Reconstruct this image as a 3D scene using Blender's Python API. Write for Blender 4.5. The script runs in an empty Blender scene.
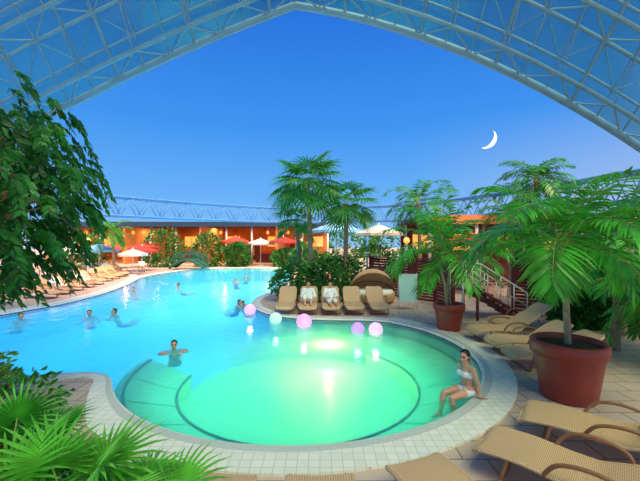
import bpy, math, random
import numpy as np
import bmesh
from mathutils import Vector, Matrix
from mathutils.geometry import tessellate_polygon
random.seed(7)
V = Vector
R = random.random
def U(a, b): return a + (b - a) * random.random()
scene = bpy.context.scene
scene.view_settings.view_transform = 'Standard'
scene.view_settings.look = 'None'

# ---------------------------------------------------------------- materials
def lin(r, g, b):
    def f(c):
        c /= 255.0
        return c / 12.92 if c <= 0.04045 else ((c + 0.055) / 1.055) ** 2.4
    return (f(r), f(g), f(b))

def mat(name, col, rough=.6, metal=0.0, var=0.0, scale=8.0, bump=0.0, emit=None, es=0.0, transl=0.0, detail=4):
    m = bpy.data.materials.new(name); m.use_nodes = True
    nt = m.node_tree; N = nt.nodes; L = nt.links
    b = N['Principled BSDF']; out = N['Material Output']
    b.inputs['Base Color'].default_value = (*col, 1)
    b.inputs['Roughness'].default_value = rough
    b.inputs['Metallic'].default_value = metal
    if var > 0 or bump > 0:
        tc = N.new('ShaderNodeTexCoord'); nz = N.new('ShaderNodeTexNoise')
        nz.inputs['Scale'].default_value = scale; nz.inputs['Detail'].default_value = detail
        L.new(tc.outputs['Object'], nz.inputs['Vector'])
        if var > 0:
            r = N.new('ShaderNodeValToRGB')
            r.color_ramp.elements[0].position = .3; r.color_ramp.elements[1].position = .7
            r.color_ramp.elements[0].color = (*[c * (1 - var) for c in col], 1)
            r.color_ramp.elements[1].color = (*[min(1, c * (1 + var)) for c in col], 1)
            L.new(nz.outputs['Fac'], r.inputs['Fac']); L.new(r.outputs['Color'], b.inputs['Base Color'])
            if transl > 0:
                t = N.new('ShaderNodeBsdfTranslucent'); mx = N.new('ShaderNodeMixShader')
                mx.inputs[0].default_value = transl
                L.new(r.outputs['Color'], t.inputs['Color'])
                L.new(b.outputs[0], mx.inputs[1]); L.new(t.outputs[0], mx.inputs[2]); L.new(mx.outputs[0], out.inputs[0])
        if bump > 0:
            bp = N.new('ShaderNodeBump'); bp.inputs['Strength'].default_value = bump
            L.new(nz.outputs['Fac'], bp.inputs['Height']); L.new(bp.outputs[0], b.inputs['Normal'])
    if emit:
        b.inputs['Emission Color'].default_value = (*emit, 1); b.inputs['Emission Strength'].default_value = es
    return m

def brickmat(name, c1, c2, mortar, scale, bw=.5, rh=.25, ms=.02, rough=.5, bump=.3, offset=.5):
    m = bpy.data.materials.new(name); m.use_nodes = True
    nt = m.node_tree; N = nt.nodes; L = nt.links; b = N['Principled BSDF']
    tc = N.new('ShaderNodeTexCoord'); br = N.new('ShaderNodeTexBrick')
    br.inputs['Scale'].default_value = scale
    br.inputs['Color1'].default_value = (*c1, 1); br.inputs['Color2'].default_value = (*c2, 1)
    br.inputs['Mortar'].default_value = (*mortar, 1); br.inputs['Mortar Size'].default_value = ms
    br.inputs['Brick Width'].default_value = bw; br.inputs['Row Height'].default_value = rh
    br.offset = offset
    L.new(tc.outputs['Object'], br.inputs['Vector'])
    L.new(br.outputs['Color'], b.inputs['Base Color'])
    bp = N.new('ShaderNodeBump'); bp.inputs['Strength'].default_value = bump; bp.inputs['Distance'].default_value = .01
    bp.invert = True
    L.new(br.outputs['Fac'], bp.inputs['Height']); L.new(bp.outputs[0], b.inputs['Normal'])
    b.inputs['Roughness'].default_value = rough
    return m

M = {}
M['steel'] = mat('painted_steel', lin(118, 168, 196), .4, .1, .08, 3)
M['steel_d'] = mat('truss_steel', lin(80, 140, 205), .4, .1, .08, 3)
M['pave'] = brickmat('stone_paving', lin(214, 190, 172), lin(196, 170, 152), lin(142, 118, 104), 1.0, .6, .4, .012, .6)
M['coping'] = brickmat('coping_tile', lin(246, 242, 228), lin(236, 232, 216), lin(196, 194, 180), 1.0, .14, .14, .004, .4, .2, 0)
M['basin'] = brickmat('pool_tile', (.12, .58, .74), (.10, .55, .72), (.08, .47, .64), 1.0, .3, .3, .008, .4, .1, 0)
M['bench'] = brickmat('bench_tile', (.26, .76, .62), (.23, .73, .59), (.17, .62, .52), 1.0, .2, .2, .006, .4, .1, 0)
M['navy'] = mat('navy_tile', (.002, .03, .13), .4)
M['teal'] = mat('teal_seam', (.06, .38, .36), .4)
M['grate'] = mat('gutter_grate', lin(200, 205, 195), .5, 0, .1, 30)
M['terra'] = mat('terracotta', lin(158, 58, 44), .4, 0, .12, 6, .08)
M['soil'] = mat('soil', (.04, .025, .015), .95, 0, .4, 20, .6)
M['trunk'] = mat('palm_trunk', lin(165, 140, 110), .9, 0, .35, 14, .6)
M['trunkg'] = mat('green_stem', lin(140, 160, 75), .8, 0, .3, 12, .3)
M['palm'] = mat('palm_leaf', lin(76, 170, 48), .35, 0, .5, 3, 0, transl=.3)
M['dwarf'] = mat('dwarf_palm_leaf', lin(112, 200, 66), .38, 0, .4, 5, 0, transl=.35)
M['palm2'] = mat('palm_leaf_deep', lin(52, 138, 46), .35, 0, .5, 3, 0, transl=.3)
M['fan'] = mat('fan_leaf', lin(75, 165, 68), .4, 0, .5, 4, 0, transl=.3)
M['ficus'] = mat('ficus_leaf', lin(46, 124, 44), .38, 0, .6, 2.2, 0, transl=.3)
M['bush'] = mat('bush_leaf', lin(56, 125, 42), .5, 0, .6, 2, 0, transl=.25)
M['lime'] = mat('croton_leaf', lin(175, 190, 55), .5, 0, .4, 6, 0, transl=.3)
M['fence'] = mat('stained_wood', lin(105, 38, 36), .6, 0, .25, 5, .2)
M['white'] = mat('white_paint', (.8, .8, .8), .45)
M['orange'] = mat('orange_stucco', lin(205, 120, 60), .8, 0, .5, .6)
M['glow'] = mat('lit_window', lin(255, 200, 110), .6, emit=lin(255, 180, 85), es=.95)
M['roofd'] = mat('roof_sheet', lin(40, 66, 95), .6, 0, .15, 2)
M['tan'] = mat('tan_canopy_glow', lin(205, 125, 75), .7, 0, .15, 2, emit=lin(255, 140, 60), es=.12)  # orange emission puts warm lamplight into the canopy colour

def woven():
    m = bpy.data.materials.new('woven_rattan'); m.use_nodes = True
    nt = m.node_tree; N = nt.nodes; L = nt.links; b = N['Principled BSDF']
    tc = N.new('ShaderNodeTexCoord')
    w1 = N.new('ShaderNodeTexWave'); w1.bands_direction = 'X'; w1.inputs['Scale'].default_value = 12
    w2 = N.new('ShaderNodeTexWave'); w2.bands_direction = 'Y'; w2.inputs['Scale'].default_value = 18
    mu = N.new('ShaderNodeMath'); mu.operation = 'MULTIPLY'
    r = N.new('ShaderNodeValToRGB')
    r.color_ramp.elements[0].color = (*lin(190, 142, 98), 1); r.color_ramp.elements[1].color = (*lin(244, 208, 160), 1)
    r.color_ramp.elements[1].position = .45
    for w in (w1, w2): L.new(tc.outputs['Object'], w.inputs['Vector'])
    L.new(w1.outputs['Fac'], mu.inputs[0]); L.new(w2.outputs['Fac'], mu.inputs[1])
    L.new(mu.outputs[0], r.inputs['Fac']); L.new(r.outputs['Color'], b.inputs['Base Color'])
    bp = N.new('ShaderNodeBump'); bp.inputs['Strength'].default_value = .4; bp.inputs['Distance'].default_value = .01
    L.new(mu.outputs[0], bp.inputs['Height']); L.new(bp.outputs[0], b.inputs['Normal'])
    b.inputs['Roughness'].default_value = .5
    return m
M['rattan'] = woven()
M['frame'] = mat('rattan_frame', lin(150, 100, 62), .5, 0, .15, 20)
M['skin'] = mat('skin', lin(226, 165, 132), .5, 0, .06, 6)
M['robe'] = mat('white_cotton', lin(245, 245, 240), .9)
M['suit_w'] = mat('white_swimwear', lin(245, 245, 245), .7)
M['suit_b'] = mat('blue_swimwear', lin(30, 60, 140), .7)
M['hair'] = mat('dark_hair', lin(40, 25, 18), .45, 0, .3, 30)
M['hair2'] = mat('brown_hair', lin(95, 60, 35), .5, 0, .3, 30)
M['lip'] = mat('lips', lin(180, 70, 65), .4)
M['eye'] = mat('eye', lin(30, 20, 18), .2)

def glaz():
    m = bpy.data.materials.new('roof_glazing'); m.use_nodes = True
    nt = m.node_tree; N = nt.nodes; L = nt.links
    for n in list(N): N.remove(n)
    out = N.new('ShaderNodeOutputMaterial')
    t = N.new('ShaderNodeBsdfTransparent'); t.inputs[0].default_value = (.60, .84, .80, 1)
    d = N.new('ShaderNodeBsdfDiffuse'); d.inputs[0].default_value = (.08, .26, .30, 1)
    g = N.new('ShaderNodeBsdfGlossy'); g.inputs['Roughness'].default_value = .1; g.inputs[0].default_value = (.6, .8, .85, 1)
    m1 = N.new('ShaderNodeMixShader'); m1.inputs[0].default_value = .40
    m2 = N.new('ShaderNodeMixShader'); m2.inputs[0].default_value = .08
    L.new(t.outputs[0], m1.inputs[1]); L.new(d.outputs[0], m1.inputs[2])
    L.new(m1.outputs[0], m2.inputs[1]); L.new(g.outputs[0], m2.inputs[2]); L.new(m2.outputs[0], out.inputs[0])
    return m
M['glass'] = glaz()
def water():
    m = bpy.data.materials.new('pool_water'); m.use_nodes = True
    nt = m.node_tree; N = nt.nodes; L = nt.links
    for n in list(N): N.remove(n)
    out = N.new('ShaderNodeOutputMaterial')
    t = N.new('ShaderNodeBsdfTransparent'); t.inputs[0].default_value = (.75, .98, 1, 1)
    tl = N.new('ShaderNodeBsdfTranslucent'); tl.inputs[0].default_value = (.80, .98, 1, 1)
    m1 = N.new('ShaderNodeMixShader'); m1.inputs[0].default_value = .4
    g = N.new('ShaderNodeBsdfGlossy'); g.inputs['Roughness'].default_value = .06
    fr = N.new('ShaderNodeFresnel'); fr.inputs[0].default_value = 1.33
    mx = N.new('ShaderNodeMixShader')
    tc = N.new('ShaderNodeTexCoord'); nz = N.new('ShaderNodeTexNoise'); nz.inputs['Scale'].default_value = 2.6
    nz.inputs['Detail'].default_value = 3
    bp = N.new('ShaderNodeBump'); bp.inputs['Strength'].default_value = .3; bp.inputs['Distance'].default_value = .06
    L.new(tc.outputs['Object'], nz.inputs['Vector']); L.new(nz.outputs['Fac'], bp.inputs['Height'])
    L.new(bp.outputs[0], g.inputs['Normal']); L.new(bp.outputs[0], fr.inputs['Normal'])
    L.new(t.outputs[0], m1.inputs[1]); L.new(tl.outputs[0], m1.inputs[2])
    L.new(fr.outputs[0], mx.inputs[0]); L.new(m1.outputs[0], mx.inputs[1]); L.new(g.outputs[0], mx.inputs[2])
    L.new(mx.outputs[0], out.inputs[0])
    return m
M['water'] = water()

# ---------------------------------------------------------------- mesh builder
class MB:
    def __init__(s): s.v = []; s.f = []; s.m = []; s.s = []
    def add(s, vs, fs, m=0, smooth=False):
        o = len(s.v); s.v.extend([tuple(v) for v in vs])
        for f in fs:
            s.f.append([i + o for i in f]); s.m.append(m); s.s.append(smooth)
    def tube(s, pts, rad, m=0, n=8, cap=True):
        pts = [V(p) for p in pts]
        if not hasattr(rad, '__len__'): rad = [rad] * len(pts)
        t0 = (pts[1] - pts[0]).normalized()
        a = V((0, 0, 1)) if abs(t0.z) < .9 else V((1, 0, 0))
        x = t0.cross(a).normalized(); vs = []
        for i, p in enumerate(pts):
            if i == 0: t = t0
            elif i == len(pts) - 1: t = (pts[i] - pts[i - 1]).normalized()
            else: t = ((pts[i + 1] - pts[i]).normalized() + (pts[i] - pts[i - 1]).normalized()).normalized()
            x = (x - t * x.dot(t)).normalized(); y = t.cross(x)
            for k in range(n):
                an = 2 * math.pi * k / n
                vs.append(p + (x * math.cos(an) + y * math.sin(an)) * rad[i])
        fs = []
        for i in range(len(pts) - 1):
            for k in range(n):
                k2 = (k + 1) % n
                fs.append([i * n + k, i * n + k2, (i + 1) * n + k2, (i + 1) * n + k])
        s.add(vs, fs, m, True)
        if cap:
            o = len(s.v) - len(vs)
            s.f.append([o + k for k in range(n)][::-1]); s.m.append(m); s.s.append(False)
            o2 = len(s.v) - n
            s.f.append([o2 + k for k in range(n)]); s.m.append(m); s.s.append(False)
    def box(s, c, sz, m=0, rz=0.0, Mx=None):
        c = V(c); mt = Mx if Mx is not None else Matrix.Rotation(rz, 3, 'Z')
        vs = [c + mt @ V((sx * sz[0] / 2, sy * sz[1] / 2, sz_ * sz[2] / 2)) for sx in (-1, 1) for sy in (-1, 1) for sz_ in (-1, 1)]
        s.add(vs, [(0, 1, 3, 2), (4, 6, 7, 5), (0, 4, 5, 1), (2, 3, 7, 6), (0, 2, 6, 4), (1, 5, 7, 3)], m)
    def ell(s, c, r, m=0, seg=16, ring=10, Mx=None):
        c = V(c); Mx = Mx or Matrix.Identity(3); vs = []; fs = []
        vs.append(c + Mx @ V((0, 0, r[2])))
        for i in range(1, ring):
            ph = math.pi * i / ring
            for k in range(seg):
                th = 2 * math.pi * k / seg
                vs.append(c + Mx @ V((r[0] * math.sin(ph) * math.cos(th), r[1] * math.sin(ph) * math.sin(th), r[2] * math.cos(ph))))
        vs.append(c + Mx @ V((0, 0, -r[2])))
        for k in range(seg):
            fs.append([0, 1 + k, 1 + (k + 1) % seg])
            b = 1 + (ring - 2) * seg
            fs.append([len(vs) - 1, b + (k + 1) % seg, b + k])
            for i in range(ring - 2):
                a = 1 + i * seg
                fs.append([a + k, a + seg + k, a + seg + (k + 1) % seg, a + (k + 1) % seg])
        s.add(vs, fs, m, True)
    def lathe(s, prof, c, m=0, n=32, smooth=True):
        c = V(c); vs = []; fs = []
        for r, z in prof:
            for k in range(n):
                a = 2 * math.pi * k / n
                vs.append(c + V((r * math.cos(a), r * math.sin(a), z)))
        for i in range(len(prof) - 1):
            for k in range(n):
                k2 = (k + 1) % n
                fs.append([i * n + k, i * n + k2, (i + 1) * n + k2, (i + 1) * n + k])
        s.add(vs, fs, m, smooth)
    def obj(s, name, mats, loc=(0, 0, 0), rz=0.0):
        me = bpy.data.meshes.new(name)
        me.from_pydata(s.v, [], s.f)
        for k in mats: me.materials.append(M[k])
        me.polygons.foreach_set('material_index', s.m)
        me.polygons.foreach_set('use_smooth', s.s)
        me.update()
        o = bpy.data.objects.new(name, me); scene.collection.objects.link(o)
        o.location = loc; o.rotation_euler = (0, 0, rz)
        return o

def inst(name, me, loc, rz=0.0, sc=1.0):
    o = bpy.data.objects.new(name, me); scene.collection.objects.link(o)
    o.location = loc; o.rotation_euler = (0, 0, rz); o.scale = (sc, sc, sc)
    return o
def face_up(o):
    bm = bmesh.new(); bm.from_mesh(o.data)
    for f in bm.faces:
        f.normal_update()
        if f.normal.z < 0: f.normal_flip()
    bm.to_mesh(o.data); bm.free()

def catmull(P, k=5):
    P = [V(p) for p in P]; out = []
    for i in range(len(P) - 1):
        p0 = P[max(i - 1, 0)]; p1 = P[i]; p2 = P[i + 1]; p3 = P[min(i + 2, len(P) - 1)]
        for j in range(k):
            t = j / k
            out.append(.5 * ((2 * p1) + (p2 - p0) * t + (2 * p0 - 5 * p1 + 4 * p2 - p3) * t * t + (3 * p1 - p0 - 3 * p2 + p3) * t ** 3))
    out.append(P[-1]); return out

# ---------------------------------------------------------------- camera
cam = bpy.data.cameras.new('camera'); co = bpy.data.objects.new('camera', cam)
scene.collection.objects.link(co); co.location = (0, 0, 2.75); co.rotation_euler = (math.radians(90), 0, 0)
cam.sensor_width = 36; cam.lens = 36 * 350 / 640; cam.clip_end = 500
scene.camera = co

# ---------------------------------------------------------------- sky
w = bpy.data.worlds.new('dusk_sky'); scene.world = w; w.use_nodes = True
N = w.node_tree.nodes; L = w.node_tree.links
bg = N['Background']
tc = N.new('ShaderNodeTexCoord'); sp = N.new('ShaderNodeSeparateXYZ'); L.new(tc.outputs['Generated'], sp.inputs[0])
rp = N.new('ShaderNodeValToRGB'); L.new(sp.outputs['Z'], rp.inputs['Fac'])
e = rp.color_ramp.elements
e[0].position = 0.0; e[0].color = (*lin(140, 195, 245), 1)
e[1].position = .6; e[1].color = (*lin(32, 108, 218), 1)
a = e.new(.12); a.color = (*lin(106, 178, 248), 1)
a = e.new(.3); a.color = (*lin(66, 150, 242), 1)
mx = N.new('ShaderNodeMix'); mx.data_type = 'RGBA'
mr = N.new('ShaderNodeMapRange'); mr.inputs['From Min'].default_value = .25; mr.inputs['From Max'].default_value = .8
mz = N.new('ShaderNodeMapRange'); mz.inputs['From Min'].default_value = .32; mz.inputs['From Max'].default_value = .02
mz.inputs['To Max'].default_value = .75
L.new(sp.outputs['X'], mr.inputs['Value']); L.new(sp.outputs['Z'], mz.inputs['Value'])
mm = N.new('ShaderNodeMath'); mm.operation = 'MULTIPLY'
L.new(mr.outputs[0], mm.inputs[0]); L.new(mz.outputs[0], mm.inputs[1]); L.new(mm.outputs[0], mx.inputs[0])
L.new(rp.outputs['Color'], mx.inputs[6]); mx.inputs[7].default_value = (*lin(208, 202, 222), 1)
L.new(mx.outputs[2], bg.inputs['Color']); bg.inputs['Strength'].default_value = 1.0

def light(name, typ, loc, energy, col, rot=(0, 0, 0), **k):
    l = bpy.data.lights.new(name, typ); l.energy = energy; l.color = col
    for a, b in k.items(): setattr(l, a, b)
    o = bpy.data.objects.new(name, l); scene.collection.objects.link(o); o.location = loc; o.rotation_euler = rot
    return o
light('warm_fill', 'SUN', (0, -5, 25), 9.5, (1, .74, .46), (math.radians(26), math.radians(14), 0), angle=.8)  # broad warm fill, added to stand in for indoor floodlighting

# ---------------------------------------------------------------- moon
mb = MB(); D = V((44, 90, 26)); n = D.normalized(); rt = n.cross(V((0, 0, 1))).normalized(); up = rt.cross(n)
ax = math.radians(-35); A1 = rt * math.cos(ax) + up * math.sin(ax); A2 = -rt * math.sin(ax) + up * math.cos(ax)
vs = []; K = 24; C = V((-1.2, 0, 2.9)) + D; r = 2.4
for i in range(K + 1):
    t = -math.pi / 2 + math.pi * i / K
    vs.append(C + (A1 * math.cos(t) + A2 * math.sin(t)) * r); vs.append(C + (A1 * math.cos(t) * .62 + A2 * math.sin(t)) * r)
mb.add(vs, [[2 * i, 2 * i + 2, 2 * i + 3, 2 * i + 1] for i in range(K)], 0)
M['moon'] = mat('moonlight', (1, 1, .9), .9, emit=(1, .98, .9), es=1.3)
mb.obj('crescent_moon', ['moon'])

# ---------------------------------------------------------------- pool
CX, CY, PR = -.45, 8.8, 4.1
circ = []
for i in range(67):
    a = math.radians(48 - 198 * i / 66); circ.append(V((CX + PR * math.cos(a), CY + PR * math.sin(a), 0)))
rest = [circ[-1][:2], (-4.32, 7.12), (-4.85, 7.28), (-5.6, 7.15), (-6.6, 7.0), (-8, 6.95), (-9.8, 7.2), (-11.5, 8.5), (-12.3, 11), (-11.7, 13.5), (-11.2, 15.2), (-11.2, 16.9), (-11.4, 18.9), (-12.2, 22.4),
        (-13.4, 26.7), (-12.9, 31), (-11.4, 34.2), (-7.5, 35), (-3.6, 34.2), (-2.4, 30), (-2.2, 25), (-2.4, 20), (-3.0, 17), (-2.9, 14.9),
        (-2.0, 13.2), (-.9, 12.45), (.4, 12.15), (1.5, 12.1), circ[0][:2]]
rs = catmull([(x, y, 0) for x, y in rest], 4)
outl = circ + rs[1:-1]
n = len(outl)
def offs(d):
    o = []
    for i in range(n):
        t = (outl[(i + 1) % n] - outl[i - 1]).normalized()
        dd = d * (1 if abs(i - 71) > 12 else .45 + .55 * (abs(i - 71) / 12) ** 2)
        if i > n - 26: dd = d * .6
        o.append(outl[i] + V((-t.y, t.x, 0)) * dd)
    return o
outer = offs(.62); gut = offs(.06); gut2 = offs(.2)
big = [V((-90, -25, 0)), V((90, -25, 0)), V((90, 130, 0)), V((-90, 130, 0))]
tri = tessellate_polygon([big, outer]); allp = big + outer
mb = MB(); mb.add(allp, [list(t) for t in tri], 0)
face_up(mb.obj('ground_paving', ['pave']))
mb = MB()
def strip(A, B, za, zb, m):
    vs = [V((p.x, p.y, za)) for p in A] + [V((p.x, p.y, zb)) for p in B]
    mb.add(vs, [[i, (i + 1) % n, n + (i + 1) % n, n + i] for i in range(n)], m)
strip(outl, gut, .0, .03, 0); strip(gut, gut2, .03, .028, 1); strip(gut2, outer, .03, .03, 0); strip(outer, outer, .03, -.02, 0)
strip(outl, outl, 0, -.02, 0)
mb.obj('pool_coping', ['coping', 'grate'])
mb = MB()
FZ = -1.25; BZ = -.8
strip(outl, outl, -.02, -.16, 1); strip(outl, outl, -.16, FZ, 0)
tp = tessellate_polygon([outl]); mb.add([V((p.x, p.y, FZ)) for p in outl], [list(t) for t in tp], 0)
I0 = []; O0 = []
K = 80
for i in range(K + 1):
    a = math.radians(48 - 234 * i / K)
    O0.append(V((CX + PR * math.cos(a), CY + PR * math.sin(a), -.34)))
    I0.append(V((CX + 2.62 * math.cos(a), 8.0 + 2.62 * math.sin(a), -.45)))
mb.add(O0 + I0, [[i, i + 1, K + 2 + i, K + 1 + i] for i in range(K)], 2)
mb.add(I0 + [V((p.x, p.y, FZ)) for p in I0], [[i, i + 1, K + 2 + i, K + 1 + i] for i in range(K)], 2)
full = [V((CX + 2.62 * math.cos(t / 60 * 6.2832), 8.0 + 2.62 * math.sin(t / 60 * 6.2832), -.44)) for t in range(61)]
disc = [V((p.x, p.y, BZ)) for p in full[:-1]]
mb.add(disc + [V((p.x, p.y, FZ)) for p in disc], [list(range(60))] + [[i, (i + 1) % 60, 60 + (i + 1) % 60, 60 + i] for i in range(60)], 2)
mb.tube(I0, .03, 1, 6)
l2 = [V((CX + 3.93 * math.cos(math.radians(t)), CY + 3.93 * math.sin(math.radians(t)), -.33)) for t in range(48, -186, -4)]
mb.tube(l2, .03, 1, 6)
for i in range(2, K, 6):
    mb.tube([O0[i] + V((0, 0, .003)), I0[i] + V((0, 0, .003))], .009, 3, 4)
mb.obj('pool_basin', ['basin', 'navy', 'bench', 'teal'])
mb = MB(); mb.add([V((p.x, p.y, -.04)) for p in outl], [list(t) for t in tp], 0)
face_up(mb.obj('pool_water', ['water']))
def under(x, y, sx, sy, wpm, col, z=-.12):
    light('underwater_light', 'AREA', (x, y, z), wpm * sx * sy, col, (0, 0, 0), shape='RECTANGLE', size=sx, size_y=sy)  # unseen down-facing sheet, added to light the pool floor evenly
under(-7.6, 13, 8.5, 7.5, 5.4, (.05, .56, 1)); under(-7.3, 22, 8.5, 10, 6.6, (.22, .72, 1)); under(-8, 30.5, 9, 6.5, 7, (.35, .85, 1))
under(-7.6, 8.6, 5.5, 1.6, 3.6, (.01, .38, 1))
light('underwater_light', 'AREA', (CX, 8.2, -.12), 84, (.12, 1, .55), (0, 0, 0), shape='DISK', size=6.4)  # hidden disc facing down, added for the green glow of the bay
light('underwater_light', 'AREA', (.0, 9.4, -.14), 66, (1, .95, .02), (0, 0, 0), shape='DISK', size=2.3)  # smaller hidden disc, added for the yellow glow
light('underwater_light', 'POINT', (.25, 9.4, -.42), 40, (1, 1, .25), shadow_soft_size=.1)
light('underwater_light', 'POINT', (-9, 33, -.6), 90, (.8, 1, .2), shadow_soft_size=.15)
light('underwater_light', 'POINT', (-5, 33, -.6), 90, (.8, 1, .2), shadow_soft_size=.15)

# ---------------------------------------------------------------- dome roof
def rz_(x, y):
    xp = x + 1.0
    f = (.150 * xp + .0190 * xp * xp) if xp > 0 else (.37 * -xp + .008 * xp * xp)
    return 19.05 - y * y / 28.6 - f
xs = [-1 + 1.0 * i for i in range(-19, 22)]
ys = [14 - .85 * j for j in range(0, 31)]
mb = MB()
vs = [V((x, y, rz_(x, y))) for x in xs for y in ys]; ny = len(ys)
mb.add(vs, [[i * ny + j, (i + 1) * ny + j, (i + 1) * ny + j + 1, i * ny + j + 1] for i in range(len(xs) - 1) for j in range(ny - 1)], 1)
for i, x in enumerate(xs):
    mb.tube([V((x, y, rz_(x, y) - .04)) for y in ys], .035 if i % 3 else .07, 0, 5, False)
for j, y in enumerate(ys):
    mb.tube([V((x, y, rz_(x, y) - .04)) for x in xs], (.045 if j % 2 else .065) if j else .15, 0, 6, False)
for j in (0, 2, 5, 8, 12, 16, 20, 25):
    y0 = ys[j]; y1 = y0 - .9
    low = [V((x, y1, rz_(x, y1) - .7)) for x in xs[::2]]
    mb.tube(low, .08, 0, 6, False)
    for i in range(len(low) - 1):
        top = V((xs[2 * i], y0, rz_(xs[2 * i], y0))); top2 = V((xs[2 * i + 2], y0, rz_(xs[2 * i + 2], y0)))
        mid = (low[i] + low[i + 1]) / 2
        mb.tube([top, mid], .035, 0, 5, False); mb.tube([mid, top2], .035, 0, 5, False)
        mb.tube([mid, V((xs[2 * i + 1], y0 - 2.2, rz_(xs[2 * i + 1], y0 - 2.2)))], .03, 0, 5, False)
for i in range(0, len(xs) - 1):
    for j in range(1, ny - 1, 2):
        a_, b_ = (i, i + 1) if i % 2 else (i + 1, i)
        mb.tube([V((xs[a_], ys[j], rz_(xs[a_], ys[j]) - .05)), V((xs[b_], ys[j + 1], rz_(xs[b_], ys[j + 1]) - .05))], .02, 0, 4, False)
for x in (xs[0], xs[-1]):
    for y in ys[::4]:
        z = rz_(x, y); mb.tube([V((x, y, z)), V((x, y, min(0, z)))], .12, 0, 6)
mb.obj('dome_roof', ['steel', 'glass'])

# ---------------------------------------------------------------- ring truss
mb = MB()
P = catmull([(-19, 20, 0), (-16.5, 24, 0), (-10.5, 30.5, 0), (-2, 35.5, 0), (7.4, 32, 0), (12.4, 24, 0), (14.8, 16, 0), (15.8, 11, 0)], 6)
zt, zb_ = 6.0, 4.6
for off in (0, .9):
    Q = []
    for i, p in enumerate(P):
        t = (P[min(i + 1, len(P) - 1)] - P[max(i - 1, 0)]).normalized(); Q.append(p + V((-t.y, t.x, 0)) * off)
    mb.tube([q + V((0, 0, zt)) for q in Q], .09, 0, 6); mb.tube([q + V((0, 0, zb_)) for q in Q], .09, 0, 6)
    for i in range(len(Q) - 1):
        m_ = (Q[i] + Q[i + 1]) / 2
        mb.tube([Q[i] + V((0, 0, zb_)), m_ + V((0, 0, zt))], .035, 0, 5); mb.tube([m_ + V((0, 0, zt)), Q[i + 1] + V((0, 0, zb_))], .035, 0, 5)
    if off:
        for i in range(len(Q)): mb.tube([Q[i] + V((0, 0, zt)), P[i] + V((0, 0, zt))], .035, 0, 5)
for i in (0, 22, len(P) - 1):
    mb.tube([P[i], P[i] + V((0, 0, zb_))], .11, 0, 8)
mb.obj('ring_truss', ['steel_d'])

# ---------------------------------------------------------------- foliage
def dirv(az, el): return V((math.cos(az) * math.cos(el), math.sin(az) * math.cos(el), math.sin(el)))
def blade(mb, p, d, wv, Lh, w, sag, m):
    q1 = p + d * Lh * .4 + V((0, 0, -sag * .12)); q2 = p + d * Lh * .75 + V((0, 0, -sag * .5)); q3 = p + d * Lh + V((0, 0, -sag))
    mb.add([p, q1 + wv * w, q1 - wv * w, q2 + wv * w * .7, q2 - wv * w * .7, q3], [(0, 1, 2), (2, 1, 3, 4), (4, 3, 5)], m, True)
def frond(mb, base, az, el, Lf, droop, leafL, nl, m=0, ms=1, lw=.022, r0=.018):
    p = V(base); steps = 14; pts = [p.copy()]; tans = []
    for i in range(steps):
        t = (i + .5) / steps
        e_ = el - droop * t ** 1.3; d = dirv(az, e_); tans.append(d); p = p + d * (Lf / steps); pts.append(p.copy())
    tans.append(tans[-1])
    mb.tube(pts, [r0 * (1 - .8 * i / steps) for i in range(steps + 1)], ms, 5, False)
    side = V((-math.sin(az), math.cos(az), 0))
    for k in range(nl):
        t = .16 + .84 * k / (nl - 1); fi = t * steps; i = min(int(fi), steps - 1); p = pts[i].lerp(pts[i + 1], fi - i); tn = tans[i]
        nrm = side.cross(tn).normalized()
        if nrm.z < 0: nrm = -nrm
        ll = leafL * (math.sin(math.pi * (t * .82 + .12)) ** .6) * U(.85, 1.1)
        fw = .35 + .9 * t ** 2
        for sg in (-1, 1):
            d = (side * sg + tn * fw + nrm * U(.05, .3)).normalized()
            wv = d.cross(nrm).normalized()
            wv = (wv + nrm * U(-.4, .4)).normalized()
            blade(mb, p, d, wv, ll, lw, ll * U(.2, .55), m)
def fan(mb, base, az, el, pl, Rf, m=0, ms=1, nb=22, droop=.5):
    base = V(base); d0 = dirv(az, el); mid = base + d0 * pl * .5; d1 = dirv(az, el - .35); hub = mid + d1 * pl * .5
    mb.tube([base, mid, hub], [.014, .011, .008], ms, 5, False)
    tn = dirv(az, el - .35 - droop * .6); side = V((-math.sin(az), math.cos(az), 0)); nrm = side.cross(tn)
    sp_ = math.radians(135)
    for k in range(nb):
        a = -sp_ + 2 * sp_ * k / (nb - 1); hw = sp_ / (nb - 1) * 1.02
        Rk = Rf * (.78 + .22 * math.cos(a * .6)) * U(.9, 1.06)
        def pt(r, an, z): return hub + (tn * math.cos(an) + side * math.sin(an)) * r + nrm * z
        sag = V((0, 0, -1)) * Rk * droop * U(.25, .6)
        c = pt(Rk * .38, a, .02)
        mb.add([hub, pt(Rk * .38, a - hw * .9, -.012), c, pt(Rk * .38, a + hw * .9, -.012), pt(Rk * .72, a - hw * .32, 0) + sag * .3, pt(Rk * .72, a + hw * .32, 0) + sag * .3, pt(Rk, a, 0) + sag],
               [(0, 1, 2), (0, 2, 3), (1, 4, 2), (2, 4, 5), (2, 5, 3), (4, 6, 5)], m, False)
def trunk(mb, pts, r0, r1, m, rings=True):
    C_ = catmull(pts, 6); k = len(C_)
    mb.tube(C_, [(r0 + (r1 - r0) * i / (k - 1)) * (1 + (.08 if i % 2 and rings else 0)) for i in range(k)], m, 12)
def pot(mb, c, h, r, m0, m1):
    mb.lathe([(0, 0.001), (r * .68, 0.001), (r * .72, .03), (r * .80, h * .35), (r * .90, h * .72), (r * .91, h * .76), (r * 1.0, h * .79), (r * 1.0, h * .97), (r * .96, h), (r * .88, h), (r * .86, h * .9)], c, m0, 40)
    mb.lathe([(r * .87, h * .9), (r * .4, h * .93), (0, h * .94)], c, m1, 24)
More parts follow.
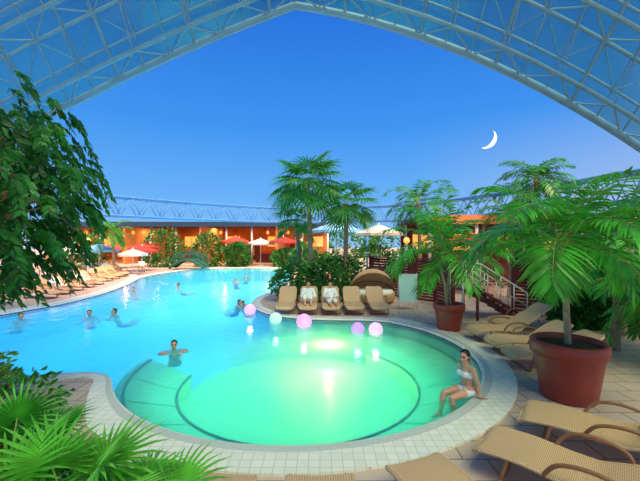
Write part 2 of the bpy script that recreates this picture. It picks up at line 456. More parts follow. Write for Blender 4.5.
def palm(mb, c, nf, Lf, leafL, nl, el0=1.35, el1=0.0, dr=(1.2, 1.8), m=0, ms=1, lw=.022, az0=0.0):
    for i in range(nf):
        t = i / (nf - 1); az = az0 + i * 2.39996 + U(-.2, .2)
        el = el0 + (el1 - el0) * t + U(-.08, .08)
        frond(mb, V(c) + V((0, 0, -.12 * t)), az, el, Lf * U(.85, 1.1), U(*dr), leafL, nl, m, ms, lw)

mb = MB(); pot(mb, (4.36, 6.15, 0), 1.0, .59, 2, 3)
trunk(mb, [(4.36, 6.15, .9), (4.33, 6.15, 1.5), (4.28, 6.12, 2.1), (4.18, 6.1, 2.75)], .055, .04, 4)
palm(mb, (4.16, 6.1, 2.75), 17, 1.9, .66, 34, 1.35, 0, (1.2, 2.0), 0, 1, .026, .4)
mb.obj('potted_palm', ['palm', 'trunkg', 'terra', 'soil', 'trunk'])
mb = MB(); pot(mb, (3.98, 10.8, 0), .82, .47, 2, 3)
for q in ((3.9, 10.8), (4.05, 10.9)):
    trunk(mb, [(q[0], q[1], .7), (q[0] - .05, q[1], 1.4), (q[0] - .1 + (q[0] - 3.98) * 2, q[1], 2.2)], .05, .035, 4)
palm(mb, (3.8, 10.8, 2.6), 13, 2.3, .62, 26, 1.5, 0, (1.0, 1.7), 0, 1, .03, 1.0)
palm(mb, (4.1, 10.95, 2.2), 9, 1.8, .55, 24, 1.2, -.1, (1.1, 1.7), 0, 1, .03, 2.0)
mb.obj('potted_palm', ['palm', 'trunkg', 'terra', 'soil', 'trunk'])
def fanpalm(name, b, top, n_, pl, Rf, dr=.8):
    mb = MB(); trunk(mb, [b, ((b[0] + top[0]) / 2 + .05, (b[1] + top[1]) / 2, (b[2] + top[2]) / 2), top], .12, .09, 2)
    for i in range(n_):
        t = i / (n_ - 1); fan(mb, top, i * 2.39996, 1.4 - 1.8 * t, pl * U(.8, 1.2), Rf * U(.9, 1.1), 0, 1, 22, dr)
    return mb.obj(name, ['fan', 'trunkg', 'trunk'])
fanpalm('fan_palm', (-.4, 16.6, 0), (-.6, 16.8, 5.3), 26, 1.2, 1.2, .6)
fanpalm('fan_palm', (1.1, 17, 0), (1.3, 17.2, 4.3), 22, 1.0, 1.05, .6)
fanpalm('fan_palm', (-1.0, 17.8, 0), (-1.2, 17.8, 3.6), 14, .7, .8, .6)

def cloud(name, ells, nleaf, ls, matk, shell=.55, stems=True):
    mb = MB()
    for (c, r) in ells:
        c = V(c)
        if stems:
            for k in range(7):
                d = V((U(-1, 1), U(-1, 1), U(.1, .9)))
                tgt = c + V((d.x * r[0] * .7, d.y * r[1] * .7, d.z * r[2] * .6)); b = V((c.x + d.x * .15, c.y + d.y * .15, 0))
                mb.tube([b, (b + tgt) / 2 + V((0, 0, .1)), tgt], [.04, .025, .01], 1, 5, False)
        for k in range(nleaf):
            d = V((random.gauss(0, 1), random.gauss(0, 1), random.gauss(0, 1))).normalized(); q = shell + (1 - shell) * R() ** .5
            f = 1 + .18 * math.sin(d.x * 7 + c.x) * math.cos(d.z * 6 + c.y)
            p = c + V((d.x * r[0], d.y * r[1], d.z * r[2])) * q * f
            if p.z < .02: p.z = U(.02, .3)
            ld = (d * .8 + V((U(-1, 1), U(-1, 1), U(-1, .6)))).normalized(); wv = ld.cross(V((U(-1, 1), U(-1, 1), U(-1, 1)))).normalized()
            l_ = ls * U(.7, 1.3)
            mb.add([p, p + ld * l_ * .5 + wv * l_ * .22, p + ld * l_, p + ld * l_ * .5 - wv * l_ * .22], [(0, 1, 2, 3)], 0)
    return mb.obj(name, [matk, 'trunk'])
cloud('island_shrubs', [((-1.1, 16.2, .8), (1.1, 1.0, 1.0)), ((.2, 15.9, .8), (1.2, .8, 1.05)), ((1.0, 17.2, .9), (1.1, .8, 1.0))], 1500, .22, 'bush')
# ficus tree on left
mb = MB()
trunk(mb, [(-6.4, 5.3, 0), (-6.3, 5.4, 1.5), (-6.1, 5.5, 3.0), (-5.7, 5.5, 4.4)], .17, .08, 1, False)
tc_ = V((-5.4, 5.6, 3.72))
for k in range(560):
    d = V((random.gauss(0, 1), random.gauss(0, 1), random.gauss(0, 1))).normalized() * (.35 + .65 * R() ** .6)
    p = tc_ + V((d.x * 1.6, d.y * 1.3, d.z * 1.85))
    if k % 7 == 0:
        b = V((-6.1, 5.5, U(1.8, 4))); mb.tube([b, b.lerp(p, .5) + V((0, 0, .25)), p], [.035, .02, .008], 1, 5, False)
    az = math.atan2(d.y, d.x) + U(-.6, .6); h = V((math.cos(az), math.sin(az), 0)); ln = U(.3, .6); ns = 11
    for j in range(ns):
        t = (j + 1) / ns; q = p + h * ln * .6 * t + V((0, 0, -ln * t * t + .1 * t))
        for sg in (-1, 1):
            sd = V((-h.y, h.x, 0)) * sg
            ld = (sd * U(.4, 1.1) + h * U(.1, .8) + V((0, 0, -U(.3, 1.2)))).normalized(); wv = ld.cross(V((U(-.7, .7), U(-.7, .7), 1)).cross(ld)).normalized()
            wv = (wv + sd * .3).normalized(); l_ = U(.12, .19)
            mb.add([q, q + ld * l_ * .4 + wv * l_ * .2, q + ld * l_ + V((0, 0, -.02)), q + ld * l_ * .4 - wv * l_ * .2], [(0, 1, 2, 3)], 0)
mb.obj('ficus_tree', ['ficus', 'trunk'])
def lowfan(b, n_, pl, Rf, e0=1.35, e1=.15, dr=.3, mk='fan', a0=0.):
    mb = MB(); mb.tube([V(b), V(b) + V((0, 0, .3))], [.07, .05], 2, 8)
    for i in range(n_):
        t = i / (n_ - 1); fan(mb, V(b) + V((0, 0, .25)), a0 + i * 2.39996, e0 + (e1 - e0) * t, pl * U(.85, 1.1), Rf * U(.9, 1.1), 0, 1, 26, dr)
    return mb.obj('dwarf_fan_palm', [mk, 'trunkg', 'trunk'])
lowfan((-2.15, 3.0, 0), 13, .6, .58, a0=.3, mk='dwarf')
lowfan((-1.45, 2.85, 0), 11, .45, .55, 1.0, .1, .3, 'dwarf', 1.0)
lowfan((-3.2, 3.6, 0), 12, .6, .55, a0=2, mk='palm')
lowfan((-2.7, 2.85, 0), 10, .5, .55, a0=1.1, mk='dwarf')
cloud('croton_shrub', [((-5.9, 6.1, .4), (.5, .3, .45))], 800, .13, 'lime')
cloud('croton_shrub', [((-4.7, 5.2, .35), (.8, .6, .42)), ((-3.9, 4.5, .25), (.5, .4, .3))], 700, .13, 'bush')
def feather(b, zt_, nf, Lf, lL, mk='palm2'):
    mb = MB(); trunk(mb, [b, (b[0] + .1, b[1], zt_ * .5), (b[0], b[1], zt_)], .12, .09, 2)
    palm(mb, (b[0], b[1], zt_), nf, Lf, lL, 24, 1.3, -.3, (1.2, 1.9), 0, 1, .035)
    return mb.obj('feather_palm', [mk, 'trunkg', 'trunk'])
feather((5.6, 20, 0), 5.0, 16, 2.3, .6); feather((11.4, 18.5, 0), 6.0, 22, 2.1, .7); feather((9.2, 17, 0), 4.0, 12, 2.0, .6)
feather((7.4, 8.8, 0), 2.7, 16, 2.1, .65, 'palm'); feather((8.8, 10.2, 0), 3.3, 15, 2.2, .65, 'palm'); feather((7.4, 7.4, 0), 1.7, 12, 1.6, .55, 'palm')
feather((8.6, 14.5, 0), 3.0, 12, 1.8, .5); feather((-16.6, 28, 0), 3.4, 14, 1.8, .5, 'palm')
cloud('hedge', [((9.9, 13.9, .9), (1.6, .6, 1.4)), ((12.3, 12.9, 1.1), (1.8, .7, 1.7)), ((8.4, 11.2, .4), (1.0, .5, .8)), ((10.2, 10.6, .5), (1.3, .6, 1.0))], 1500, .24, 'bush')
cloud('hedge', [((-23, 33, 1.6), (2.6, 2, 2.0)), ((-16.3, 36.5, 1.8), (2, 1.6, 2.2)), ((-12, 37.2, 1.6), (1.6, 1.2, 2.0)), ((-8.7, 37, 1.2), (1.3, 1, 1.4)), ((-3.5, 37, .8), (1.5, 1, 1.0))], 1300, .38, 'bush')
cloud('hedge', [((-28 + 8 * i, 56, 2.0), (5.5, 2, 2.6)) for i in range(12)], 700, .8, 'bush')
cloud('hedge', [((-17, 15, .9), (2.5, 2, 1.8)), ((-20, 21, 1.2), (2.5, 2, 2.2))], 1200, .3, 'bush')
cloud('hedge', [((3.2, 21.8, 1.0), (1.6, .8, 1.6)), ((.2, 22.5, .8), (1.6, 1, 1.3)), ((-1.2, 24, 1.0), (.9, 1, 1.6))], 1100, .3, 'bush')

# ---------------------------------------------------------------- fence / stairs / sign
mb = MB()
FP = [V((2.6, 18, 0)), V((5.0, 15.2, 0)), V((5.2, 13.7, 0))]
FP2 = [V((7.4, 13.4, 0)), V((9.0, 12.0, 0)), V((14, 11.4, 0))]
for F in (FP, FP2):
    for a, b in zip(F[:-1], F[1:]):
        d = b - a; ln = d.length; an = math.atan2(d.y, d.x); k = max(1, round(ln / 1.5))
        for j in range(k + 1): mb.box(a + d * j / k + V((0, 0, .95)), (.12, .12, 1.9), 0, an)
        for j in range(14): mb.box((a + b) / 2 + V((0, 0, .12 + .13 * j)), (ln, .035, .11), 0, an)
        mb.box((a + b) / 2 + V((0, 0, 1.92)), (ln + .1, .16, .05), 0, an)
mb.obj('slatted_fence', ['fence'])
mb = MB()
for i in range(6):
    mb.box((6.95 - .28 * i, 12.6, .1 + .19 * i), (.3, 1.1, .05), 0); mb.box((6.85 - .28 * i, 12.6, .04 + .17 * i), (.03, 1.1, .17), 0)
for y in (12.0, 13.2):
    mb.tube([(7.1, y, .05), (5.5, y, 1.05)], .05, 0, 6); mb.tube([(7.1, y, 0), (7.1, y, .95), (5.5, y, 1.95), (4.9, y, 1.95)], .03, 1, 6)
    for k in range(1, 4): mb.tube([(7.1 - .45 * k, y, .25 * k), (7.1 - .45 * k, y, .95 + .28 * k)], .02, 1, 6)
    mb.tube([(5.5, y, 1.05), (5.5, y, 1.95)], .03, 1, 6); mb.tube([(7.1, y, .5), (5.5, y, 1.5)], .015, 1, 6); mb.tube([(5.4, y, 0), (5.4, y, 1.05)], .05, 0, 6)
mb.box((5.15, 12.6, 1.07), (.7, 1.2, .06), 0); mb.tube([(4.9, 12, 0), (4.9, 12, 1.95)], .03, 1, 6); mb.tube([(4.9, 13.2, 0), (4.9, 13.2, 1.95)], .03, 1, 6)
mb.obj('wooden_stairs', ['fence', 'white'])
M['board'] = mat('notice_board', lin(190, 235, 215), .5, emit=lin(190, 235, 215), es=.1)  # faint emission brightens the board, which is no lamp
mb = MB(); mb.box((3.5, 13.9, .85), (.68, .04, 1.05), 0)
for sx in (-.35, .35): mb.tube([(3.5 + sx, 13.9, 0), (3.5 + sx, 13.9, 1.45)], .02, 1, 6); mb.tube([(3.5 + sx, 14.4, 0), (3.5 + sx, 13.93, 1.3)], .015, 1, 6)
mb.box((3.5, 13.9, 1.4), (.72, .05, .04), 1); mb.box((3.5, 13.9, .31), (.72, .05, .04), 1)
mb.obj('easel_sign', ['board', 'white'])
mb = MB()
mb.box((13.5, 23, 4.1), (15, 6, .2), 1); mb.box((13.5, 19.9, 3.95), (15, .12, .5), 2); mb.box((13.5, 26, 2), (15, .2, 4), 5)
for x in (6.3, 9, 12, 15, 18, 20.8):
    mb.tube([(x, 20.1, 0), (x, 20.1, 3.9)], .09, 3, 10); mb.tube([(x, 25.7, 0), (x, 25.7, 3.9)], .09, 3, 10)
for x in (7.6, 10.6, 13.6, 16.6): mb.box((x, 25.85, 2.6), (1.5, .06, 1.2), 4)
for j in range(8): mb.box((13.5, 20.3, .2 + .17 * j), (15, .04, .12), 5)
mb.obj('terrace_pavilion', ['orange', 'roofd', 'tan', 'white', 'glow', 'fence'])
light('pavilion_lamp', 'AREA', (13, 22.5, 3.8), 160, (1, .5, .15), (0, 0, 0), shape='RECTANGLE', size=12, size_y=4)
mb = MB()
mb.box((-17, 46, 4.75), (36, 11, .35), 1); mb.box((-17, 40.4, 4.6), (36, .15, .5), 1); mb.box((-17, 50, 2.3), (36, .2, 4.6), 0)
for i in range(13):
    x = -34.5 + i * 2.95; mb.tube([(x, 40.8, 0), (x, 40.8, 4.4)], .10, 3, 10)
    if i % 3 == 1: mb.box((x, 45, 2.2), (.25, 9, 4.4), 5)
    if i < 12:
        if i % 2: mb.box((x + 1.5, 49.8, 2.6), (1.9, .1, 1.4), 4)
        else: mb.box((x + 1.5, 49.8, 1.4), (1.6, .1, 2.7), 2)
        mb.box((x + 1.5, 49.72, 1.9), (.08, .08, 2.6), 3); mb.box((x + 1.5, 49.72, 2.5), (1.9, .08, .08), 3)
for x in (-30, -22, -6, -1): mb.box((x, 44, .55), (4, .7, 1.1), 2)
mb.obj('restaurant_pavilion', ['orange', 'roofd', 'fence', 'white', 'glow', 'tan'])
for x in (-29, -21, -13, -5):
    light('restaurant_lamp', 'AREA', (x, 45.5, 4.3), 260, (1, .52, .17), (0, 0, 0), shape='RECTANGLE', size=2, size_y=2)
    mb = MB()
    for dx in (-1.2, 0, 1.2): mb.ell((x + dx, 41.6, 3.7), (.18, .18, .22), 0, 14, 8); mb.tube([(x + dx, 41.6, 3.9), (x + dx, 41.6, 4.6)], .015, 1, 5)
    mb.obj('pendant_lamps', ['glow', 'white'])
light('restaurant_lamp', 'POINT', (-18.5, 33.5, 2.2), 90, (1, .5, .15), shadow_soft_size=.2)

def parasol(x, y, r, h, mk):
    mb = MB(); K = 8; ap = V((x, y, h)); rim = [V((x + r * math.cos(k * math.pi / 4 + .3), y + r * math.sin(k * math.pi / 4 + .3), h - r * .35)) for k in range(K)]
    mb.add([ap] + rim + [p + V((0, 0, -.18)) for p in rim], [[0, 1 + k, 1 + (k + 1) % K] for k in range(K)] + [[1 + k, 9 + k, 9 + (k + 1) % K, 1 + (k + 1) % K] for k in range(K)], 0)
    mb.tube([(x, y, 0), (x, y, h + .1)], .035, 1, 8); mb.lathe([(0, .08), (.3, .07), (.32, 0)], (x, y, 0), 1, 16)
    for p in rim: mb.tube([p, V((x, y, h - .6)).lerp(p, .1), ], .012, 1, 4)
    mb.obj('parasol', [mk, 'white'])
M['pblue'] = mat('blue_canvas', lin(130, 190, 230), .8); M['pred'] = mat('red_canvas', lin(215, 66, 50), .8); M['pwhite'] = mat('white_canvas', lin(205, 200, 190), .8)
parasol(-18.3, 29, 1.5, 2.5, 'pblue'); parasol(-19.5, 27, 1.4, 2.4, 'pwhite'); parasol(-16.0, 31.5, 1.3, 2.3, 'pred'); parasol(-14.7, 27.5, 1.1, 2.1, 'pwhite')
parasol(-20, 34, 1.5, 2.5, 'pred'); parasol(-18, 36, 1.5, 2.6, 'pred')
parasol(-9.3, 38.6, 1.6, 3.2, 'pred'); parasol(-6.6, 38.9, 1.6, 3.0, 'pwhite'); parasol(-4.0, 38.2, 1.6, 3.2, 'pred')
parasol(1.2, 26, 2.0, 4.2, 'pblue'); parasol(4.2, 25, 1.8, 3.9, 'pwhite'); parasol(8.0, 18.6, 1.6, 3.2, 'pred')
mb = MB(); M['bridge'] = mat('green_bridge', lin(32, 95, 75), .6, 0, .2, 3)
A = []
for i in range(17):
    t = i / 16; A.append(V((-14.1 + 3.3 * t, 33.4, .15 + .8 * math.sin(math.pi * t))))
for y in (-.7, .7):
    mb.tube([a + V((0, y, 0)) for a in A], .13, 0, 6); mb.tube([a + V((0, y, .8)) for a in A], .06, 0, 6)
    for a in A: mb.tube([a + V((0, y, 0)), a + V((0, y, .8))], .035, 0, 5)
for a, b in zip(A[:-1], A[1:]):
    mb.add([a + V((0, -.7, 0)), b + V((0, -.7, 0)), b + V((0, .7, 0)), a + V((0, .7, 0))], [(0, 1, 2, 3)], 0)
mb.obj('arched_footbridge', ['bridge'])
for (x, y) in ((-18.3, 29.6), (-20.0, 27.5), (-16.2, 31.2)):
    mb = MB(); mb.lathe([(0, .75), (.5, .75), (.5, .71), (0, .71)], (x, y, 0), 0, 20); mb.tube([(x, y, 0), (x, y, .72)], .04, 0, 8); mb.lathe([(0, .03), (.28, .02), (.28, 0)], (x, y, 0), 0, 16)
    mb.obj('bistro_table', ['white'])

# ---------------------------------------------------------------- loungers
def lounger_mesh(name, back, arm=True):
    mb = MB()
    b0 = 1.2; bl = .78
    prof = [(0, .27), (.06, .335), (.18, .36), (.5, .375), (.85, .345), (1.1, .335), (b0, .35)]
    for i in range(1, 7):
        t = i / 6; prof.append((b0 + bl * t * math.cos(back), .35 + bl * t * math.sin(back) + .03 * math.sin(math.pi * t)))
    prof = [(p.x, p.y) for p in catmull([(a, b, 0) for a, b in prof], 3)]
    W = .33; vs = []; K = len(prof)
    ww = []
    for i in range(K):
        t = i / (K - 1); ed = min(t, 1 - t) * 9; ww.append(W * (min(1, .72 + .28 * math.sqrt(min(1, ed)))))
    for i, (y, z) in enumerate(prof):
        w_ = ww[i]; vs += [V((-w_, y, z)), V((0, y, z - .015)), V((w_, y, z)), V((w_, y, z - .05)), V((0, y, z - .065)), V((-w_, y, z - .05))]
    fs = []
    for i in range(K - 1):
        for k in range(6):
            k2 = (k + 1) % 6; fs.append([i * 6 + k, i * 6 + k2, (i + 1) * 6 + k2, (i + 1) * 6 + k][::-1])
    fs += [list(range(6)), [6 * (K - 1) + k for k in range(6)][::-1]]
    mb.add(vs, fs, 0)
    for sg in (-1, 1):
        mb.tube([V((sg * ww[i], y, z - .02)) for i, (y, z) in enumerate(prof)], .026, 0, 8)
        for (y0, y1) in ((.38, .28), (1.3, 1.45)):
            mb.tube(catmull([(sg * .33, y0, .33), (sg * .35, (y0 + y1) / 2, .16), (sg * .34, y1, .015)], 4), .02, 1, 8)
        if arm: mb.tube(catmull([(sg * .34, .72, .33), (sg * .38, .85, .50), (sg * .38, 1.1, .55), (sg * .37, 1.35, .50), (sg * .34, 1.42, .36 + .15 * math.sin(back))], 4), .022, 1, 8)
    for y in (.28, 1.45): mb.tube([(-.34, y, .02), (.34, y, .02)], .018, 1, 8)
    mb.tube([(-.24, 0, .25), (.24, 0, .25)], .025, 0, 8)
    o = mb.obj(name, ['rattan', 'frame']); me = o.data; bpy.data.objects.remove(o)
    return me
LF = lounger_mesh('lounger_flat', .18); LU = lounger_mesh('lounger_up', .55); LB = lounger_mesh('lounger_back', .72)
def put(me, x, y, hx, hy): return inst('sun_lounger', me, (x, y, 0), math.atan2(-hx, hy))
put(LF, 2.9, 5.05, .80, -.60); put(LF, 2.0, 4.35, .74, -.67); put(LF, 1.0, 3.92, .35, -.94); put(LF, .0, 3.68, .02, -1); put(LF, -.98, 3.7, -.12, -1)
put(LU, 4.15, 9.6, 1, .12); put(LU, 4.15, 8.55, 1, .02); put(LU, 4.1, 7.65, 1, -.03); put(LU, 5.3, 10.7, 1, .2)
for x in (-1.3, -.45, .42, 1.28, 2.2): put(LB, x, 12.72, 0, 1)
for i in range(5): put(LB, -12.5 - .25 * i, 16.5 + 1.3 * i, -.95, .25)
for i in range(4): put(LB, -14.0 - .3 * i, 23.5 + 1.4 * i, -.95, .25)
for i in range(4): put(LB, -13.2 - .1 * i, 11.5 + 1.2 * i, -.95, .1)
for i in range(4): put(LB, -1.2 + .9 * i, 19.2, 0, 1)
M['towel'] = mat('teal_towel', lin(90, 200, 210), .95, 0, .1, 40, .4)
mb = MB(); vs = []
for i in range(7):
    for j in range(9):
        x = -.25 + .5 * i / 6; t = j / 8; y = 1.3 + .5 * t; vs.append(V((x, y, .40 + .18 * (y - 1.2) + .012 * math.sin(i * 2.1 + j))))
mb.add(vs + [v - V((0, 0, .03)) for v in vs], [[i * 9 + j, (i + 1) * 9 + j, (i + 1) * 9 + j + 1, i * 9 + j + 1] for i in range(6) for j in range(8)] + [[63 + i * 9 + j, 63 + i * 9 + j + 1, 63 + (i + 1) * 9 + j + 1, 63 + (i + 1) * 9 + j] for i in range(6) for j in range(8)], 0, True)
mb.obj('towel', ['towel'], (2.9, 5.05, 0), math.atan2(-.8, -.6))
# cocoon daybed
mb = MB(); c = V((2.35, 15.75, 0)); K = 18; J = 9; vs = []
for j in range(J + 1):
    b = math.radians(125) * j / J - math.radians(5)
    for i in range(K + 1):
        a = math.pi * i / K
        x = math.cos(a) * 1.0; rr = math.sin(a)
        vs.append(c + V((x, rr * math.cos(b) * .85, .45 + rr * math.sin(b) * 1.0)))
W1 = K + 1
fs = [[j * W1 + i, j * W1 + i + 1, (j + 1) * W1 + i + 1, (j + 1) * W1 + i] for j in range(J) for i in range(K)]
mb.add(vs, fs, 0, True); mb.add([v + V((0, .03, .03)) for v in vs], fs, 0, True)
for j in (2, 5, 9): mb.tube(vs[j * W1:(j + 1) * W1], .03, 1, 6)
mb.lathe([(0, .45), (.98, .45), (1.0, .42), (1.0, .12), (.95, .08), (0, .08)], c, 0, 32)
mb.lathe([(0, .56), (.85, .56), (.92, .52), (.92, .44)], c, 2, 32)
for k in range(4): mb.tube([c + V((.7 * math.cos(k * 1.57 + .8), .7 * math.sin(k * 1.57 + .8), 0)), c + V((.7 * math.cos(k * 1.57 + .8), .7 * math.sin(k * 1.57 + .8), .1))], .04, 1, 8)
mb.obj('cocoon_daybed', ['rattan', 'frame', 'robe'])

def globe(x, y, r, col, nm):
    M[nm] = mat(nm, (.3, .3, .3), .5, emit=col, es=1.05)
    mb = MB(); mb.ell((0, 0, 0), (r, r, r), 0, 28, 18); mb.lathe([(r * .35, -r * .93), (r * .35, -r * 1.03), (0, -r * 1.03)], (0, 0, 0), 1, 20)
    mb.obj('floating_globe_lamp', [nm, 'white'], (x, y, r - .14))
    light('globe_glow', 'POINT', (x, y, r + .4), 5, col, shadow_soft_size=.1)
globe(-2.7, 13.5, .22, lin(245, 175, 235), 'globe_pink'); globe(-1.52, 12.0, .21, lin(175, 245, 205), 'globe_mint')
globe(-.52, 11.4, .25, lin(240, 140, 242), 'globe_violet'); globe(1.15, 10.65, .2, lin(180, 90, 245), 'globe_purple'); globe(1.68, 10.55, .21, lin(245, 175, 238), 'globe_rose')

# ---------------------------------------------------------------- people
class Body:
    def __init__(s): s.p = []
    def cap(s, a, b, ra, rb, t=0): s.p.append(('c', V(a), V(b), ra, rb, t))
    def ell(s, c, r, t=0, Mx=None): s.p.append(('e', V(c), V(r), Mx or Matrix.Identity(3), None, t))
    def hand(s, w, d, nrm, side, t=0, k=1.0, curl=.3):
        w = V(w); d = V(d).normalized(); nrm = V(nrm); nrm = (nrm - d * nrm.dot(d)).normalized(); lt = d.cross(nrm).normalized() * side
        pc = w + d * .05 * k
        Mx = Matrix((lt, d, nrm)).transposed(); s.ell(pc, (.040 * k, .052 * k, .016 * k), t, Mx)
        for i, (o, l_) in enumerate(((.030, .068), (.010, .078), (-.010, .072), (-.029, .056))):
            a = w + d * .088 * k + lt * o * k; dd = (d + lt * o * 2.5 - nrm * curl * .3).normalized(); m_ = a + dd * l_ * .5 * k
            e_ = m_ + (dd - nrm * curl).normalized() * l_ * .5 * k
            s.cap(a - dd * .02, m_, .0088, .0082, t); s.cap(m_, e_, .0082, .007, t)
        a = w + d * .03 * k + lt * .03 * k; m_ = a + (lt + d * .8).normalized() * .035 * k; s.cap(a, m_, .011, .0095, t); s.cap(m_, m_ + (lt * .4 + d).normalized() * .03 * k, .0095, .008, t)
    def head(s, h, f, up, nk, long=False, sc=1.0):
        h = V(h); f = V(f).normalized(); up = V(up); up = (up - f * up.dot(f)).normalized(); l = f.cross(up).normalized()
        Mx = Matrix((l, f, up)).transposed()
        def q(x, y, z): return h + (l * x + f * y + up * z) * sc
        def E(c, r, t): s.ell(q(*c), V(r) * sc, t, Mx)
        E((0, -.01, .025), (.074, .092, .085), 0); E((0, .02, -.04), (.056, .066, .068), 0); E((0, .055, -.088), (.026, .024, .02), 0)
        s.cap(q(0, .082, .01), q(0, .103, -.028), .009 * sc, .014 * sc, 0)
        for g_ in (-1, 1):
            E((g_ * .031, .078, .008), (.014, .011, .008), 4); E((g_ * .031, .083, .028), (.018, .009, .004), 2)
            E((g_ * .077, -.005, -.005), (.010, .018, .028), 0); E((g_ * .04, .055, -.025), (.024, .024, .024), 0)
        E((0, .082, -.056), (.023, .012, .008), 3)
        E((0, -.028, .042), (.084, .094, .086), 2); E((0, -.045, -.01), (.08, .07, .07), 2)
        if long: s.cap(q(0, -.075, .0), q(0, -.10, -.14), .06 * sc, .035 * sc, 2)
        s.cap(nk, q(0, -.02, -.05), .052, .048, 0)
    def build(s, name, mats, voxel, over=None):
        mb = MB()
        for p in s.p:
            if p[0] == 'e': mb.ell(p[1], p[2], 0, 14, 10, p[3])
            else:
                a, b, ra, rb = p[1:5]; t = (b - a).normalized() if (b - a).length > 1e-5 else V((0, 0, 1)); pts = []; rr = []
                for an in (-80, -50, -20, 0): pts.append(a + t * ra * math.sin(math.radians(an))); rr.append(ra * math.cos(math.radians(an)))
                for an in (0, 20, 50, 80): pts.append(b + t * rb * math.sin(math.radians(an)) + t * .0001); rr.append(rb * math.cos(math.radians(an)))
                mb.tube(pts, rr, 0, 12)
        o = mb.obj('tmp', ['skin']); md = o.modifiers.new('r', 'REMESH'); md.mode = 'VOXEL'; md.voxel_size = voxel
        sm = o.modifiers.new('s', 'SMOOTH'); sm.iterations = 2; sm.factor = .5
        dg = bpy.context.evaluated_depsgraph_get(); me = bpy.data.meshes.new_from_object(o.evaluated_get(dg)); bpy.data.objects.remove(o)
        me.materials.clear()
        for k in mats: me.materials.append(M[k])
        nf = len(me.polygons); cc = np.empty(nf * 3); me.polygons.foreach_get('center', cc); cc = cc.reshape(-1, 3)
        best = np.full(nf, 1e9); tag = np.zeros(nf, int)
        for p in s.p:
            if p[0] == 'c':
                a = np.array(p[1]); d = np.array(p[2]) - a; dd = max(1e-9, d @ d); t = np.clip(((cc - a) @ d) / dd, 0, 1)
                ds = np.linalg.norm(cc - a - t[:, None] * d, axis=1) - (p[3] + (p[4] - p[3]) * t)
            else:
                q = (cc - np.array(p[1])) @ np.array(p[3]); rr = np.array(p[2]); q = q / rr; ln = np.linalg.norm(q, axis=1); ds = (ln - 1) * rr.min()
            k = ds < best; best[k] = ds[k]; tag[k] = p[5]
        if over is not None: tag = over(cc, tag)
        me.polygons.foreach_set('material_index', tag.astype(np.int32)); me.polygons.foreach_set('use_smooth', [True] * nf); me.update()
        me.name = name
        return me

def torso(b, pel, ch, nk, sl, sr, t=0, fem=False, k=1.0):
    pel, ch, nk, sl, sr = map(V, (pel, ch, nk, sl, sr)); up = (ch - pel).normalized(); lt = (sr - sl).normalized(); lt = (lt - up * lt.dot(up)).normalized(); fw = up.cross(lt)
    Mx = Matrix((lt, fw, up)).transposed()
    b.ell(pel, (.165 * k if fem else .155 * k, .115 * k, .12), t, Mx); b.ell(pel.lerp(ch, .5), (.118 * k if fem else .14 * k, .088 * k, .15), t, Mx)
    b.ell(ch, (.145 * k if fem else .165 * k, .10 * k, .15), t, Mx); b.cap(sl, sr, .052 * k, .052 * k, t); b.cap(ch, nk, .09 * k, .05 * k, t)
    return Mx, fw
def limb3(b, a, m_, e_, r, t=0):
    a, m_, e_ = V(a), V(m_), V(e_); b.cap(a, m_, r[0], r[1], t); c_ = m_.lerp(e_, .3); b.cap(m_, c_, r[1], r[1] * 1.08, t); b.cap(c_, e_, r[1] * 1.08, r[2], t)

b = Body()
pel, ch, nk = (0, .02, .115), (0, -.02, .37), (0, -.03, .54)
sl, sr = (-.165, -.02, .49), (.165, -.02, .49)
Mx, fw = torso(b, pel, ch, nk, sl, sr, 0, True)
for g_ in (-1, 1): b.ell((g_ * .068, -.105, .385), (.06, .05, .055), 0)
b.head((0, -.06, .675), (.45, -1, -.05), (0, 0, 1), V(nk), True)
limb3(b, (-.09, 0, .1), (-.12, -.40, .03), (-.10, -.50, -.30), (.085, .052, .036)); limb3(b, (.09, 0, .1), (.09, -.40, .03), (.09, -.36, -.30), (.085, .052, .036))
for x, y in ((-.10, -.50), (.09, -.36)): b.cap((x, y, -.31), (x, y - .15, -.335), .034, .024, 0); b.cap((x, y + .02, -.31), (x, y + .03, -.33), .03, .03)
limb3(b, sl, (-.21, .08, .25), (-.21, .17, .055), (.046, .038, .026)); b.hand((-.21, .17, .045), (-.1, .9, -.22), (0, 0, 1), 1, 0, 1, .05)
limb3(b, sr, (.22, .04, .25), (.20, .06, .05), (.046, .038, .026)); b.hand((.20, .06, .045), (.3, .9, -.22), (0, 0, 1), -1, 0, 1, .05)
def bik(c, t):
    t = t.copy(); x, y, z = c[:, 0], c[:, 1], c[:, 2]; body = (t == 0)
    t[body & (z > .335) & (z < .435) & (abs(x) < .15) & (y > -.2) & (y < .12)] = 1
    t[body & (z < .16) & (z > -.02) & (y > -.13) & (abs(x) < .2) & (z < .19 - .35 * abs(x)) & ((y < .2))] = 1
    return t
me = b.build('woman_in_bikini', ['skin', 'suit_w', 'hair', 'lip', 'eye'], .0065, bik)
inst('seated_woman', me, (2.60, 6.18, .03), math.radians(-72))

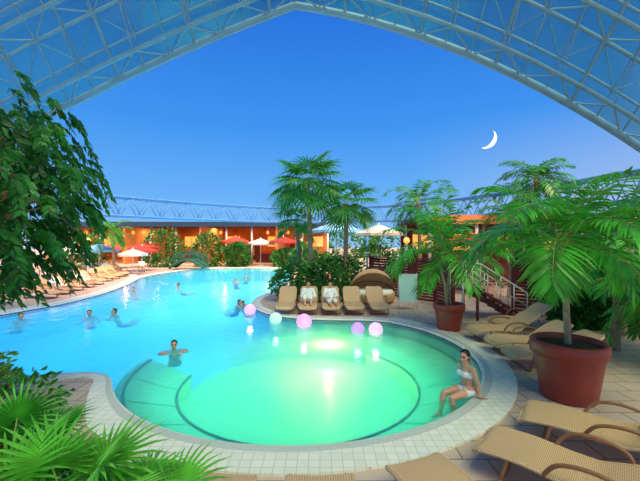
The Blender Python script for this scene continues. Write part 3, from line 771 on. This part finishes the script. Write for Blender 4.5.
def robed(name, hairm, up_):
    b = Body()
    if up_: pel, ch, nk, hd = (0, 0, .13), (0, .1, .40), (0, .10, .56), (0, .08, .70)
    else: pel, ch, nk, hd = (0, 0, .12), (0, .16, .38), (0, .20, .54), (0, .19, .68)
    c_ = V(ch); n_ = V(nk); sl = n_ + V((-.17, -.01, -.06)); sr = n_ + V((.17, -.01, -.06))
    torso(b, pel, ch, n_ - V((0, 0, .02)), sl, sr, 1, False, 1.06)
    b.head(hd, (0, -1, -.1), (0, 0, 1), n_, False)
    ky = .34 if up_ else .12
    for g_ in (-1, 1):
        kn = V((g_ * .12, -.40, ky)); an = V((g_ * .11, -.62 if up_ else -.84, .07))
        b.cap((g_ * .09, 0, .11), kn, .105, .075, 1); b.cap(kn, kn.lerp(an, .35), .078, .07, 1); b.cap(kn.lerp(an, .3), an, .055, .036, 0)
        b.cap(an, an + V((0, -.10, .10 if not up_ else -.02)), .035, .026, 0)
        el = V((g_ * .26, c_.y - .10, .24)); wr = V((g_ * .14, -.16, .25)); s_ = sl if g_ < 0 else sr
        b.cap(s_, el, .065, .055, 1); b.cap(el, wr, .056, .046, 1); b.hand(wr, (-g_ * .6, -.7, -.1), (0, 0, 1), g_, 0, 1, .3)
    return b.build(name, ['skin', 'robe', hairm, 'lip', 'eye'], .009)
inst('guest_in_bathrobe', robed('guest_a', 'hair2', True), (-.45, 13.55, .34), 0)
GB = robed('guest_b', 'hair', False)
inst('guest_in_bathrobe', GB, (.42, 13.6, .34), math.radians(6))
for i in (1, 3): # guests resting on the left bank loungers
    x, y = -12.5 - .25 * i, 16.5 + 1.3 * i
    h = V((-.95, .25, 0)).normalized(); inst('guest_in_bathrobe', GB, (x + h.x * .88, y + h.y * .88, .34), math.atan2(-h.x, h.y))

def swimmer(name, hairm, arms, long):
    b = Body(); pel, ch, nk = (0, .25, -.50), (0, .08, -.27), (0, 0, -.09); sl, sr = (-.18, .01, -.13), (.18, .01, -.13)
    torso(b, pel, ch, nk, sl, sr, 0, long)
    b.head((0, -.03, .055), (0, -1, .05), (0, 0, 1), V(nk), long)
    for g_, s_ in ((-1, sl), (1, sr)):
        if arms: el, wr = V((g_ * .33, -.18, -.10)), V((g_ * .20, -.42, -.03))
        else: el, wr = V((g_ * .30, .02, -.32)), V((g_ * .32, -.2, -.2))
        limb3(b, s_, el, wr, (.052, .042, .028)); b.hand(wr, (-g_ * .3, -1, 0), (0, 0, 1), g_, 0, 1, .2)
        limb3(b, (g_ * .09, .28, -.52), (g_ * .12, .6, -.6), (g_ * .13, .95, -.5), (.085, .055, .04)); b.cap((g_ * .13, .95, -.5), (g_ * .13, 1.08, -.46), .035, .025)
    def ov(c, t):
        t = t.copy(); t[(t == 0) & (c[:, 2] < (-.2 if long else -.5)) & (c[:, 1] < .42) & (abs(c[:, 0]) < .19)] = 1; return t
    return b.build(name, ['skin', 'suit_b', hairm, 'lip', 'eye'], .009, ov)
S1 = swimmer('swimmer_a', 'hair', True, True); S2 = swimmer('swimmer_b', 'hair2', False, False)
for (me, x, y, rz) in ((S1, -3.75, 9.0, .35), (S2, -8.5, 12.9, .5), (S2, -7.75, 13.2, -.4), (S2, -10.6, 12.4, 1.0), (S1, -3.5, 15.2, .9), (S2, -3.3, 14.9, -.6),
                       (S2, -10.3, 19.3, .2), (S1, -5.7, 23.6, 0), (S2, -8.6, 21.2, -1), (S2, -5.6, 26.5, .3)):
    inst('swimmer', me, (x, y, .02), rz)
SG = robed('guest_c', 'hair', True)
for (x, y, rz) in ((-17.5, 28.6, .4), (-18.9, 28.7, -.4), (-15.5, 30.4, .5)):
    mb = MB(); mb.box((0, .1, .36), (.5, .5, .05), 0); mb.box((0, .33, .65), (.5, .04, .55), 0)
    for sx in (-.22, .22):
        for sy in (-.12, .32): mb.tube([(sx, sy, 0), (sx, sy, .36)], .02, 1, 6)
    mb.obj('garden_chair', ['rattan', 'frame'], (x, y, 0), rz)
    inst('guest_in_bathrobe', SG, (x, y, .38), rz)
for (x, y) in ((-15.0, 22.6), (-2.0, 36.4), (4.6, 18.6)):
    mb = MB(); mb.tube([(x, y, 0), (x, y, 2.6)], .04, 0, 8); mb.ell((x, y, 2.75), (.17, .17, .17), 1, 16, 10)
    mb.obj('lamp_post', ['white', 'glow'])
